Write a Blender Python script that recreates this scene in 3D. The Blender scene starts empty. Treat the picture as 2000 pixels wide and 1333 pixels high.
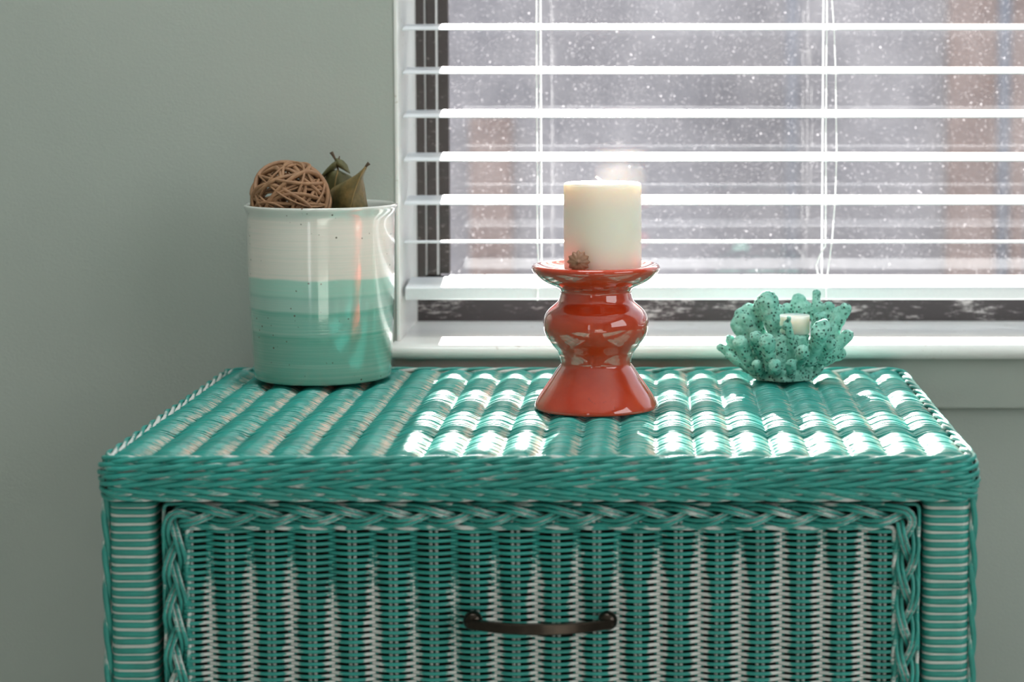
import bpy, math, random
import numpy as np
from mathutils import Vector, noise as mnoise

C = bpy.context.scene.collection
PI = math.pi
random.seed(7)
rng = np.random.default_rng(11)

# ------------------------------------------------------------------ camera, sky, sun, lamps, exposure
ZC = 1.0033                                    # eye height
PITCH = math.radians(4.3)
cam = bpy.data.cameras.new('camera')
cam.sensor_width = 36.0
cam.lens = 72.0
cam.shift_x = -0.14
cam.shift_y = -0.11285
cam.clip_start = 0.05
cam.dof.use_dof = True
cam.dof.focus_distance = 1.74
cam.dof.aperture_fstop = 5.6
camo = bpy.data.objects.new('camera', cam)
C.objects.link(camo)
camo.location = (0, 0, ZC)
camo.rotation_euler = (PI / 2 - PITCH, 0, 0)
bpy.context.scene.camera = camo

SUN_DIR = Vector((0.043, -1.0, -0.385))        # the way the sunlight travels
world = bpy.data.worlds.new('sky')
bpy.context.scene.world = world
world.use_nodes = True
wn = world.node_tree
wn.nodes.clear()
sky = wn.nodes.new('ShaderNodeTexSky')
sky.sky_type = 'NISHITA'
sky.sun_disc = False
sky.sun_elevation = math.radians(21)
sky.sun_rotation = 0.0
sky.air_density = 1.0
sky.dust_density = 2.0
bg = wn.nodes.new('ShaderNodeBackground')
bg.inputs['Strength'].default_value = 0.12
wo = wn.nodes.new('ShaderNodeOutputWorld')
wn.links.new(sky.outputs[0], bg.inputs[0])
wn.links.new(bg.outputs[0], wo.inputs[0])

sun = bpy.data.lights.new('sun', 'SUN')
sun.energy = 20.0
sun.angle = math.radians(0.53)
sun.color = (1.0, 0.965, 0.91)
suno = bpy.data.objects.new('sun', sun)
C.objects.link(suno)
suno.rotation_euler = SUN_DIR.to_track_quat('-Z', 'Y').to_euler()
suno.location = (-0.5, 12, 6)


def area(name, loc, direction, sx, sy, power, color):
    l = bpy.data.lights.new(name, 'AREA')
    l.shape = 'RECTANGLE'
    l.size = sx
    l.size_y = sy
    l.energy = power
    l.color = color
    o = bpy.data.objects.new(name, l)
    C.objects.link(o)
    o.location = loc
    o.rotation_euler = Vector(direction).to_track_quat('-Z', 'Y').to_euler()
    return o


# unseen ceiling fill added to brighten the wall, then daylight of two other windows
area('daylight_skylight', (-0.20, 1.52, 2.40), (0, 0, -1), 0.7, 0.4, 6.5, (0.95, 0.99, 1.0))
area('daylight_side_window', (1.50, 0.40, 1.45), (-1, 0, 0), 1.6, 1.0, 8.5, (0.95, 0.98, 1.0))
area('daylight_glazed_door', (-0.93, -2.12, 1.1), (0, 1, 0), 0.30, 1.9, 1.8, (0.96, 0.98, 1.0))

vs = bpy.context.scene.view_settings
vs.view_transform = 'Standard'
vs.look = 'None'
vs.gamma = 1.0
vs.use_curve_mapping = False
vs.exposure = 0.95


# ------------------------------------------------------------------ helpers
def at(px, py, Y):
    """world point on the vertical plane Y seen at a place of the photograph (2000 x 1333)"""
    f = 4000.0
    cy = 140 + f * math.tan(PITCH)
    a = (px - 1280) / f
    b = -(py - cy) / f
    dy = math.cos(PITCH) + b * math.sin(PITCH)
    dz = -math.sin(PITCH) + b * math.cos(PITCH)
    return (a * Y / dy, Y, ZC + dz * Y / dy)


class Mesh:
    """collects vertices, faces and a 'worn' value per vertex"""

    def __init__(self):
        self.v, self.f, self.w, self.n = [], [], [], 0

    def add(self, verts, faces, worn=None):
        verts = np.asarray(verts, float).reshape(-1, 3)
        self.v.append(verts)
        self.w.append(np.zeros(len(verts)) if worn is None else np.broadcast_to(np.asarray(worn, float), (len(verts),)))
        self.f += [tuple(i + self.n for i in q) for q in faces]
        self.n += len(verts)

    def box(self, x0, x1, y0, y1, z0, z1):
        v = [(x, y, z) for x in (x0, x1) for y in (y0, y1) for z in (z0, z1)]
        self.add(v, [(0, 1, 3, 2), (4, 6, 7, 5), (0, 4, 5, 1), (2, 3, 7, 6), (0, 2, 6, 4), (1, 5, 7, 3)])

    def tube(self, path, r1, r2=None, up=(0, 0, 1), sides=6, closed=False, worn=None, caps=True, flank=0.0, crown=0.0, bare=None):
        """sweep an ellipse (r1 along the side direction, r2 along up) down a path"""
        P = np.asarray(path, float)
        n = len(P)
        r1 = np.broadcast_to(np.asarray(r1, float), (n,))
        r2 = r1 if r2 is None else np.broadcast_to(np.asarray(r2, float), (n,))
        if closed:
            T = np.roll(P, -1, 0) - np.roll(P, 1, 0)
        else:
            T = np.gradient(P, axis=0)
        T /= np.linalg.norm(T, axis=1)[:, None] + 1e-12
        U = np.broadcast_to(np.asarray(up, float), (n, 3))
        S = np.cross(T, U)
        S /= np.linalg.norm(S, axis=1)[:, None] + 1e-12
        N = np.cross(S, T)
        ang = np.arange(sides) * 2 * PI / sides
        V = (P[:, None, :] + S[:, None, :] * (np.cos(ang)[None, :, None] * r1[:, None, None])
             + N[:, None, :] * (np.sin(ang)[None, :, None] * r2[:, None, None]))
        faces = []
        m = n if closed else n - 1
        for i in range(m):
            a, b = i * sides, ((i + 1) % n) * sides
            for j in range(sides):
                k = (j + 1) % sides
                faces.append((a + j, b + j, b + k, a + k))
        if not closed and caps:
            faces.append(tuple(range(sides)))
            faces.append(tuple(reversed(range((n - 1) * sides, n * sides))))
        w = None
        if worn is not None:
            w = np.asarray(worn, float)
            w = np.repeat(w[:, None], sides, 1) if w.ndim == 1 else w
            w = w + flank * np.abs(np.cos(ang))[None, :] ** 5 + crown * np.abs(np.sin(ang))[None, :] ** 3
            if bare is not None:           # hidden back coloured as dark cane to paint in gap shade
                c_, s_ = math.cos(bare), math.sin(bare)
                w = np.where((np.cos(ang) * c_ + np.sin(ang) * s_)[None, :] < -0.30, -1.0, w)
            w = w.reshape(-1)
        self.add(V.reshape(-1, 3), faces, w)

    def lathe(self, prof, cx, cy, seg=64, wob=0.0):
        """prof: list of (r, z) top to bottom or closed round; r may be 0 at the ends"""
        vs_, fs = [], []
        ph = random.uniform(0, 6)
        for r, z in prof:
            for j in range(seg):
                a = j * 2 * PI / seg
                rr = r * (1 + wob * math.sin(2 * a + ph))
                vs_.append((cx + rr * math.cos(a), cy + rr * math.sin(a), z))
        for i in range(len(prof) - 1):
            for j in range(seg):
                k = (j + 1) % seg
                fs.append((i * seg + j, (i + 1) * seg + j, (i + 1) * seg + k, i * seg + k))
        self.add(vs_, fs)

    def data(self, name):
        me = bpy.data.meshes.new(name)
        V = np.concatenate(self.v) if self.v else np.zeros((0, 3))
        me.from_pydata(V.tolist(), [], self.f)
        at_ = me.attributes.new('worn', 'FLOAT', 'POINT')
        at_.data.foreach_set('value', np.concatenate(self.w).astype(np.float32))
        me.update()
        return me

    def build(self, name, mat, parent=None, smooth=True, bevel=0.0, bseg=2, subdiv=0):
        me = self.data(name)
        me.materials.append(mat)
        if smooth:
            me.polygons.foreach_set('use_smooth', [True] * len(me.polygons))
        o = bpy.data.objects.new(name, me)
        C.objects.link(o)
        if parent is not None:
            o.parent = parent
            o.matrix_parent_inverse = world_of(parent).inverted()
        if bevel:
            b = o.modifiers.new('bevel', 'BEVEL')
            b.width = bevel
            b.segments = bseg
            b.limit_method = 'ANGLE'
            b.angle_limit = math.radians(40)
            b.harden_normals = False
            if smooth:
                me.polygons.foreach_set('use_smooth', [False] * len(me.polygons))
        if subdiv:
            s = o.modifiers.new('subdiv', 'SUBSURF')
            s.levels = s.render_levels = subdiv
        return o


def world_of(o):
    m = o.matrix_basis.copy()
    if o.parent is not None:
        m = world_of(o.parent) @ o.matrix_parent_inverse @ m
    return m


def thing(name, loc, label, cat, group=None):
    o = bpy.data.objects.new(name, None)
    o.empty_display_size = 0.05
    C.objects.link(o)
    o.location = loc
    tag(o, label, cat, group)
    return o


def tag(o, label, cat, group=None):
    o['label'] = label
    o['category'] = cat
    if group:
        o['group'] = group
    return o


def structure(o):
    o['kind'] = 'structure'
    return o


# ------------------------------------------------------------------ materials
def lin(r, g, b):
    f = lambda c: (c / 255 / 12.92) if c / 255 <= 0.04045 else ((c / 255 + 0.055) / 1.055) ** 2.4
    return (f(r), f(g), f(b), 1.0)


class Mat:
    def __init__(self, name):
        self.m = bpy.data.materials.new(name)
        self.m.use_nodes = True
        self.t = self.m.node_tree
        self.b = self.t.nodes['Principled BSDF']
        self.out = self.t.nodes['Material Output']
        self._co = None

    def n(self, typ, **kw):
        nd = self.t.nodes.new(typ)
        for k, v in kw.items():
            setattr(nd, k, v)
        return nd

    def link(self, a, b):
        self.t.links.new(a, b)

    def set(self, **kw):
        names = dict(color='Base Color', rough='Roughness', metal='Metallic', spec='Specular IOR Level', coat='Coat Weight',
                     coat_rough='Coat Roughness', sss='Subsurface Weight', sss_r='Subsurface Radius', sss_s='Subsurface Scale', trans='Transmission Weight', ior='IOR')
        for k, v in kw.items():
            self.b.inputs[names[k]].default_value = v
        return self

    def co(self):
        if self._co is None:
            g = self.n('ShaderNodeNewGeometry')
            self._co = g.outputs['Position']
        return self._co

    def noise(self, scale, detail=3.0, rough=0.55, stretch=None, obj=None):
        src = obj or self.co()
        if stretch:
            mp = self.n('ShaderNodeMapping')
            mp.inputs['Scale'].default_value = stretch
            self.link(src, mp.inputs['Vector'])
            src = mp.outputs[0]
        nd = self.n('ShaderNodeTexNoise')
        nd.inputs['Scale'].default_value = scale
        nd.inputs['Detail'].default_value = detail
        nd.inputs['Roughness'].default_value = rough
        self.link(src, nd.inputs['Vector'])
        return nd.outputs['Fac']

    def math(self, op, a, b=0.0, c=None):
        nd = self.n('ShaderNodeMath', operation=op)
        for i, v in enumerate((a, b) if c is None else (a, b, c)):
            if isinstance(v, (int, float)):
                nd.inputs[i].default_value = v
            else:
                self.link(v, nd.inputs[i])
        return nd.outputs[0]

    def ramp(self, fac, stops, interp='LINEAR'):
        r = self.n('ShaderNodeValToRGB')
        r.color_ramp.interpolation = interp
        el = r.color_ramp.elements
        while len(el) < len(stops):
            el.new(0.5)
        for e, (p, c) in zip(el, stops):
            e.position = p
            e.color = c if len(c) == 4 else (*c, 1)
        self.link(fac, r.inputs[0])
        return r.outputs['Color']

    def mix(self, fac, a, b, blend='MIX'):
        nd = self.n('ShaderNodeMix', data_type='RGBA', blend_type=blend)
        for i, v in ((0, fac), (6, a), (7, b)):
            if isinstance(v, (int, float)):
                nd.inputs[i].default_value = v
            elif isinstance(v, tuple):
                nd.inputs[i].default_value = v
            else:
                self.link(v, nd.inputs[i])
        return nd.outputs[2]

    def color(self, sock):
        self.link(sock, self.b.inputs['Base Color'])
        return self

    def bump(self, h, strength=0.2, dist=0.001):
        nd = self.n('ShaderNodeBump')
        nd.inputs['Strength'].default_value = strength
        nd.inputs['Distance'].default_value = dist
        self.link(h, nd.inputs['Height'])
        self.link(nd.outputs[0], self.b.inputs['Normal'])
        return self


def BW(v):
    return (v, v, v, 1)


def cane_material(name, stretch, teal=(38, 142, 127), pale=(208, 210, 206), rough=0.38, lift=0.0, blotch=0.8, soft=(0.44, 0.70)):
    k = Mat(name)
    k.set(rough=rough, spec=0.5)
    big = k.noise(38, 3, 0.6)
    fine = k.noise(1.0, 4, 0.65, stretch=stretch)
    t1 = k.mix(k.ramp(big, [(0.3, BW(0)), (0.72, BW(1))]), lin(*[int(c * 0.86) for c in teal]), lin(*[min(255, int(c * 1.10)) for c in teal]))
    t2 = k.mix(k.math('MULTIPLY', fine, 0.5), t1, lin(74, 168, 153))
    a = k.n('ShaderNodeAttribute', attribute_name='worn')
    w = k.math('ADD', k.math('MAXIMUM', a.outputs['Fac'], 0.0), k.math('MULTIPLY', k.math('SUBTRACT', fine, 0.5), 1.15))
    w = k.math('ADD', w, k.math('MULTIPLY', k.math('SUBTRACT', big, 0.5), blotch))
    w = k.math('ADD', w, lift)
    wf = k.ramp(w, [(soft[0], BW(0)), (soft[1], BW(1))])
    nb_ = k.ramp(k.math('ADD', k.math('MULTIPLY', a.outputs['Fac'], -1.0), k.math('MULTIPLY', k.math('SUBTRACT', fine, 0.5), 0.5)), [(0.30, BW(0)), (0.70, BW(1))])  # negative values: dark brown that paints shade into the gaps
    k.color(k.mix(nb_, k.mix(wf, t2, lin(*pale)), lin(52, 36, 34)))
    k.bump(fine, 0.25, 0.0006)
    return k.m


M = {}
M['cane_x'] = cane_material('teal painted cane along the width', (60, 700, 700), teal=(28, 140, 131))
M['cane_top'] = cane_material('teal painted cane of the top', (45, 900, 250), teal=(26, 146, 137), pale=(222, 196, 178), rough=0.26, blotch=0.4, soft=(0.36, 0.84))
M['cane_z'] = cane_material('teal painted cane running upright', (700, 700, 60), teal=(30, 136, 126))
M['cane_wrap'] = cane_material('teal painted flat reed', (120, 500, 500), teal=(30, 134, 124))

k = Mat('pale primed wood')
k.set(rough=0.6)
k.color(k.mix(k.noise(160, 3, 0.6, stretch=(0.4, 1, 3)), lin(168, 176, 170), lin(222, 222, 216)))
M['core'] = k.m

k = Mat('dark stained inner board')
k.set(rough=0.8)
k.color(k.mix(k.noise(60), lin(26, 22, 20), lin(46, 38, 34)))  # near black puts the shade behind the weave into the board colour
M['dark'] = k.m

k = Mat('plaster wall paint')
k.set(rough=0.75, spec=0.25)
k.color(k.mix(k.noise(6, 3), lin(167, 174, 167), lin(175, 181, 174)))
k.bump(k.math('ADD', k.noise(420, 3, 0.6), k.math('MULTIPLY', k.noise(130, 3, 0.6), 0.6)), 0.22, 0.001)
M['wall'] = k.m

k = Mat('white gloss trim paint')
k.set(rough=0.28, spec=0.5)
nz = k.noise(90, 4, 0.7)
k.color(k.mix(k.ramp(nz, [(0.28, BW(1)), (0.36, BW(0))]), lin(228, 229, 226), lin(176, 166, 150)))
k.bump(k.noise(14, 2, 0.5, stretch=(0.3, 2, 2)), 0.08, 0.002)
M['trim'] = k.m

k = Mat('white blind slat')
k.set(rough=0.35, spec=0.5)
k.color(k.mix(k.noise(300, 2), lin(212, 216, 220), lin(222, 225, 228)))
M['slat'] = k.m

k = Mat('white cotton cord')
k.set(rough=0.8, sss=0.6, sss_r=(1, 1, 1), sss_s=0.002)
k.color(k.mix(k.noise(900, 2), lin(246, 246, 244), lin(252, 252, 250)))
M['cord'] = k.m

k = Mat('bronze anodised frame')
k.set(rough=0.42, metal=0.3, spec=0.5)
sm = k.noise(1.0, 5, 0.75, stretch=(120, 120, 260))
k.color(k.mix(k.ramp(sm, [(0.60, BW(0)), (0.74, BW(1))]), lin(66, 60, 58), lin(178, 172, 168)))
M['frame'] = k.m

k = Mat('bronze frame smeared with paint')
k.set(rough=0.45, metal=0.2, spec=0.5)
sm = k.noise(1.0, 6, 0.78, stretch=(45, 60, 200))
sc_ = k.noise(1.0, 3, 0.6, stretch=(9, 9, 30))
f_ = k.math('ADD', sm, k.math('MULTIPLY', k.math('SUBTRACT', sc_, 0.5), 0.7))
k.color(k.mix(k.ramp(f_, [(0.56, BW(0)), (0.68, BW(1))]), lin(62, 57, 58), lin(190, 184, 182)))
M['frame_smeared'] = k.m

k = Mat('pale glazing seal')  # pale colour stands for light catching the frame edges
k.set(rough=0.5)
k.color(k.mix(k.noise(200), lin(196, 196, 194), lin(226, 226, 224)))
M['seal'] = k.m

# dusty glass: clear pane, thin film of dust that scatters the sun, specks
k = Mat('dusty window glass')
tr = k.n('ShaderNodeBsdfTransparent')
tr.inputs[0].default_value = (0.93, 0.94, 0.95, 1)
tl = k.n('ShaderNodeBsdfTranslucent')
tl.inputs[0].default_value = (0.86, 0.85, 0.90, 1)
gl = k.n('ShaderNodeBsdfGlossy')
gl.inputs['Roughness'].default_value = 0.012
vd = k.n('ShaderNodeTexVoronoi')
vd.inputs['Scale'].default_value = 170
k.link(k.co(), vd.inputs['Vector'])
sp = k.math('MULTIPLY', k.ramp(vd.outputs['Distance'], [(0.06, BW(0.3)), (0.16, BW(0))]), k.ramp(k.noise(95, 1), [(0.58, BW(0)), (0.64, BW(1))]))
sp = k.math('ADD', sp, k.ramp(k.noise(520, 2, 0.6), [(0.62, BW(0)), (0.80, BW(0.20))]))
blot = k.noise(7, 4, 0.65)
gr = k.noise(1.0, 3, 0.6, stretch=(30, 1, 9))
d = k.math('ADD', k.math('MULTIPLY', blot, 0.046), k.math('MULTIPLY', gr, 0.018))
d = k.math('ADD', d, sp)
d = k.math('SUBTRACT', d, 0.005)
m1 = k.n('ShaderNodeMixShader')
k.link(d, m1.inputs[0])
k.link(tr.outputs[0], m1.inputs[1])
k.link(tl.outputs[0], m1.inputs[2])
fr = k.n('ShaderNodeFresnel')
fr.inputs['IOR'].default_value = 1.5
m2 = k.n('ShaderNodeMixShader')
k.link(k.math('MULTIPLY', fr.outputs[0], 1.5), m2.inputs[0])
k.link(m1.outputs[0], m2.inputs[1])
k.link(gl.outputs[0], m2.inputs[2])
k.link(m2.outputs[0], k.out.inputs[0])
M['glass'] = k.m

k = Mat('white washed floor boards')
k.set(rough=0.4)
k.color(k.mix(k.noise(1.0, 5, 0.6, stretch=(40, 3, 1)), lin(222, 219, 214), lin(234, 232, 228)))
M['floor'] = k.m
k = Mat('white ceiling paint')
k.set(rough=0.9)
k.color(k.mix(k.noise(8), lin(228, 228, 224), lin(236, 236, 232)))
M['ceiling'] = k.m

k = Mat('banded stoneware glaze')
k.set(rough=0.07, spec=0.6, coat=1.0, coat_rough=0.03)
sep = k.n('ShaderNodeSeparateXYZ')
k.link(k.co(), sep.inputs[0])
zz = sep.outputs['Z']
warp = k.math('MULTIPLY', k.math('SUBTRACT', k.noise(14, 2, 0.5, stretch=(1, 1, 0.4)), 0.5), 0.010)
zt = k.math('DIVIDE', k.math('SUBTRACT', k.math('ADD', zz, warp), 0.72), 0.16)
rings = k.noise(1.0, 3, 0.7, stretch=(6, 6, 520))
base_ = k.ramp(zt, [(0.0, lin(126, 182, 164)), (0.26, lin(118, 178, 160)), (0.30, lin(104, 172, 152)), (0.315, lin(138, 190, 174)),
                    (0.405, lin(132, 188, 172)), (0.43, lin(114, 180, 162)), (0.445, lin(170, 206, 194)), (0.50, lin(166, 203, 191)), (0.515, lin(148, 196, 182)),
                    (0.53, lin(168, 212, 197)), (0.605, lin(168, 212, 197)), (0.618, lin(240, 231, 222)), (0.93, lin(242, 233, 225)), (0.965, lin(214, 216, 210))])
base_ = k.mix(k.ramp(rings, [(0.45, BW(0)), (0.75, BW(0.34))]), base_, lin(196, 214, 202))
spk = k.n('ShaderNodeTexVoronoi')
spk.inputs['Scale'].default_value = 135
k.link(k.co(), spk.inputs['Vector'])
sf = k.math('MULTIPLY', k.ramp(spk.outputs['Distance'], [(0.08, BW(1)), (0.16, BW(0))]), k.ramp(k.noise(60, 1), [(0.50, BW(0)), (0.55, BW(0.85))]))
k.color(k.mix(sf, base_, lin(88, 70, 52)))
k.bump(rings, 0.10, 0.001)
M['vase'] = k.m

k = Mat('orange red glaze')
k.set(rough=0.06, spec=0.6, coat=1.0, coat_rough=0.02)
n1 = k.noise(26, 4, 0.65)
n2 = k.noise(70, 4, 0.7)
c1 = k.mix(k.ramp(n1, [(0.35, BW(0)), (0.7, BW(1))]), lin(194, 50, 17), lin(210, 64, 25))
k.color(k.mix(k.ramp(n2, [(0.66, BW(0)), (0.78, BW(0.75))]), c1, lin(96, 26, 20)))
M['orange'] = k.m

k = Mat('ivory candle wax')
k.set(rough=0.42, spec=0.4, sss=1.0, sss_r=(1.0, 0.8, 0.62), sss_s=0.012)
k.color(k.mix(k.noise(40, 3), lin(247, 230, 216), lin(250, 236, 224)))
M['wax'] = k.m
k = Mat('white wick cotton')
k.set(rough=0.8)
k.color(k.mix(k.noise(900), lin(232, 228, 220), lin(246, 244, 238)))
M['wick'] = k.m
k = Mat('brown ribbed shell')
k.set(rough=0.5)
k.color(k.mix(k.noise(220, 3), lin(120, 78, 58), lin(170, 128, 100)))
M['shell'] = k.m

k = Mat('mint coral plaster')
k.set(rough=0.85, spec=0.2)
v = k.n('ShaderNodeTexVoronoi')
v.inputs['Scale'].default_value = 300
k.link(k.co(), v.inputs['Vector'])
nb = k.noise(90, 4, 0.7)
pit = k.math('MULTIPLY', k.ramp(v.outputs['Distance'], [(0.16, BW(1)), (0.40, BW(0))]), k.ramp(k.noise(75, 2), [(0.34, BW(0)), (0.50, BW(1))]))
c1 = k.mix(k.ramp(nb, [(0.3, BW(0)), (0.7, BW(1))]), lin(104, 174, 157), lin(168, 222, 207))
c1 = k.mix(k.ramp(k.noise(45, 4, 0.7), [(0.60, BW(0)), (0.74, BW(0.55))]), c1, lin(112, 122, 112))
k.color(k.mix(k.math('MULTIPLY', pit, 0.8), c1, lin(34, 62, 58)))
k.bump(k.math('SUBTRACT', k.math('MULTIPLY', nb, 0.6), pit), 0.8, 0.002)
M['coral'] = k.m

k = Mat('peeled cane')
k.set(rough=0.6)
k.color(k.mix(k.noise(1.0, 4, 0.7, stretch=(160, 160, 160)), lin(100, 66, 44), lin(182, 140, 102)))
M['cane_brown'] = k.m
k = Mat('dried olive leaf')
k.set(rough=0.55)
n1 = k.noise(70, 4, 0.65)
k.color(k.mix(k.ramp(n1, [(0.32, BW(0)), (0.68, BW(1))]), lin(78, 76, 42), lin(136, 112, 66)))
k.bump(k.noise(260, 3), 0.4, 0.001)
M['leaf'] = k.m
k = Mat('dark dried leaf')
k.set(rough=0.55)
k.color(k.mix(k.noise(80, 4, 0.65), lin(58, 60, 34), lin(102, 98, 56)))
k.bump(k.noise(260, 3), 0.4, 0.001)
M['leaf_dark'] = k.m
k = Mat('leaf rib')
k.set(rough=0.6)
k.color(k.mix(k.noise(300), lin(120, 98, 52), lin(150, 126, 74)))
M['rib'] = k.m
k = Mat('leaf stalk')
k.set(rough=0.7)
k.color(k.mix(k.noise(300), lin(52, 40, 28), lin(92, 72, 50)))
M['stalk'] = k.m

k = Mat('aged bronze')
k.set(rough=0.20, metal=0.9)
k.color(k.mix(k.noise(120, 3), lin(46, 40, 36), lin(70, 62, 54)))
M['bronze'] = k.m

k = Mat('grey render')
k.set(rough=0.9)
k.color(k.mix(k.ramp(k.noise(1.3, 3, 0.6), [(0.35, BW(0)), (0.68, BW(1))]), lin(98, 94, 108), lin(172, 162, 170)))
M['render'] = k.m
k = Mat('weathered red brick')
k.set(rough=0.9)
br = k.n('ShaderNodeTexBrick')
br.inputs['Color1'].default_value = lin(160, 118, 106)
br.inputs['Color2'].default_value = lin(146, 108, 100)
br.inputs['Mortar'].default_value = lin(160, 124, 114)
br.inputs['Scale'].default_value = 4.3
br.inputs['Mortar Size'].default_value = 0.012
tc = k.n('ShaderNodeMapping')
tc.inputs['Rotation'].default_value = (PI / 2, 0, 0)
k.link(k.co(), tc.inputs['Vector'])
k.link(tc.outputs[0], br.inputs['Vector'])
k.color(br.outputs['Color'])
M['brick'] = k.m
k = Mat('blue grey drainpipe')
k.set(rough=0.5)
k.color(k.mix(k.noise(20), lin(102, 108, 130), lin(114, 120, 140)))
M['pipe'] = k.m
k = Mat('yard paving')
k.set(rough=0.9)
k.color(k.mix(k.noise(3, 4), lin(120, 116, 112), lin(158, 152, 146)))
M['yard'] = k.m

# ------------------------------------------------------------------ the room
WALL_Y = 1.985
JX0, JX1 = -0.2514, 0.96            # window opening
WZ0, WZ1 = 0.741, 1.96
RX0, RX1, RY0, H = -1.55, 1.62, -2.20, 2.45

m = Mesh()
T_ = 0.165
m.box(RX0 - 0.1, JX0, WALL_Y, WALL_Y + T_, -0.2, H)
m.box(JX1, RX1 + 0.1, WALL_Y, WALL_Y + T_, -0.2, H)
m.box(JX0, JX1, WALL_Y, WALL_Y + T_, -0.2, WZ0 - 0.012)
m.box(JX0, JX1, WALL_Y, WALL_Y + T_, WZ1, H)
structure(m.build('wall_back', M['wall'], smooth=False))
m = Mesh(); m.box(RX0 - 0.1, RX0, RY0, WALL_Y, 0, H); structure(m.build('wall_left', M['wall'], smooth=False))
m = Mesh(); m.box(RX1, RX1 + 0.1, RY0, WALL_Y, 0, H); structure(m.build('wall_right', M['wall'], smooth=False))
m = Mesh(); m.box(RX0 - 0.1, RX1 + 0.1, RY0 - 0.1, RY0, 0, H); structure(m.build('wall_front', M['wall'], smooth=False))
m = Mesh(); m.box(RX0 - 0.1, RX1 + 0.1, RY0 - 0.1, WALL_Y, -0.1, 0); structure(m.build('floor', M['floor'], smooth=False))
m = Mesh(); m.box(RX0 - 0.1, RX1 + 0.1, RY0 - 0.1, WALL_Y + T_, H, H + 0.1); structure(m.build('ceiling', M['ceiling'], smooth=False))

# white boards lining the window opening
m = Mesh(); m.box(JX0 - 0.001, JX0 + 0.0025, WALL_Y - 0.002, 2.140, WZ0, WZ1)
structure(m.build('trim_1', M['trim'], smooth=False, bevel=0.001))
m = Mesh(); m.box(JX1 - 0.0025, JX1 + 0.001, WALL_Y - 0.002, 2.140, WZ0, WZ1)
structure(m.build('trim_2', M['trim'], smooth=False, bevel=0.001))
# sill board with a rounded nose
prof = [(2.150, 0.7425), (1.975, 0.7410)]
for i in range(9):
    a = PI / 2 + i * PI / 8
    prof.append((1.9645 + 0.0095 * math.cos(a), 0.7335 + 0.0075 * math.sin(a)))
prof += [(2.150, 0.7270)]
x0, x1 = JX0 - 0.003, JX1 + 0.02
v = [(x, y, z) for x in (x0, x1) for (y, z) in prof]
n = len(prof)
m = Mesh()
m.add(v, [(i, (i + 1) % n, n + (i + 1) % n, n + i) for i in range(n)] + [tuple(reversed(range(n))), tuple(range(n, 2 * n))])
o = structure(m.build('trim_3', M['trim'], smooth=True))
e = o.modifiers.new('edges', 'EDGE_SPLIT'); e.split_angle = math.radians(35)
# apron board under the sill
m = Mesh(); m.box(JX0 - 0.003, JX1 + 0.02, 1.974, WALL_Y, 0.676, 0.727)
structure(m.build('trim_4', M['wall'], smooth=False, bevel=0.002))

# window: bronze frame, pale strips painting its sunlit edges, panes
w1 = bpy.data.objects.new('window_1', None); C.objects.link(w1); w1.location = (JX0, 2.133, WZ0); structure(w1)
FX0, FX1 = JX0 + 0.0005, JX1 - 0.0005
m = Mesh()
m.box(FX0, FX0 + 0.0105, 2.133, 2.150, WZ0, WZ1)
m.box(FX1 - 0.0105, FX1, 2.133, 2.150, WZ0, WZ1)
m.box(FX0, FX1, 2.133, 2.150, WZ1 - 0.03, WZ1)
m.build('outer_frame', M['frame'], w1, smooth=False, bevel=0.0006)
m = Mesh()
m.box(FX0 + 0.0005, FX1, 2.1325, 2.150, WZ0 + 0.001, WZ0 + 0.0480)
m.build('bottom_rail', M['frame_smeared'], w1, smooth=False, bevel=0.001)
for sgn, xa in ((1, FX0), (-1, FX1)):
    m = Mesh(); m.box(*sorted((xa + sgn * 0.0125, xa + sgn * 0.0225)), 2.135, 2.152, WZ0 + 0.05, WZ1)
    m.build('sash_stile', M['frame'], w1, smooth=False, bevel=0.0005)
    m = Mesh(); m.box(*sorted((xa + sgn * 0.0235, xa + sgn * 0.0345)), 2.146, 2.156, WZ0 + 0.05, WZ1)
    m.build('inner_stile', M['frame'], w1, smooth=False, bevel=0.0005)
    for q in (0.0110, 0.0227):
        m = Mesh(); m.box(*sorted((xa + sgn * q, xa + sgn * (q + 0.0008))), 2.1345, 2.150, WZ0 + 0.05, WZ1)
        m.build('seal', M['seal'], w1, smooth=False)
m = Mesh()
m.box(FX0 + 0.0100, FX0 + 0.0245, 2.1495, 2.1560, WZ0 + 0.04, WZ1)
m.box(FX1 - 0.0245, FX1 - 0.0100, 2.1495, 2.1560, WZ0 + 0.04, WZ1)
m.build('frame_back', M['frame'], w1, smooth=False)
# a single sheet is enough for the dust film: front face only
mg = Mesh()
mg.add([(FX0 + 0.02, 2.1562, WZ0 + 0.04), (FX1 - 0.02, 2.1562, WZ0 + 0.04), (FX1 - 0.02, 2.1562, WZ1 - 0.02), (FX0 + 0.02, 2.1562, WZ1 - 0.02)], [(0, 1, 2, 3)])
mg.build('pane', M['glass'], w1, smooth=False)

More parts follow.
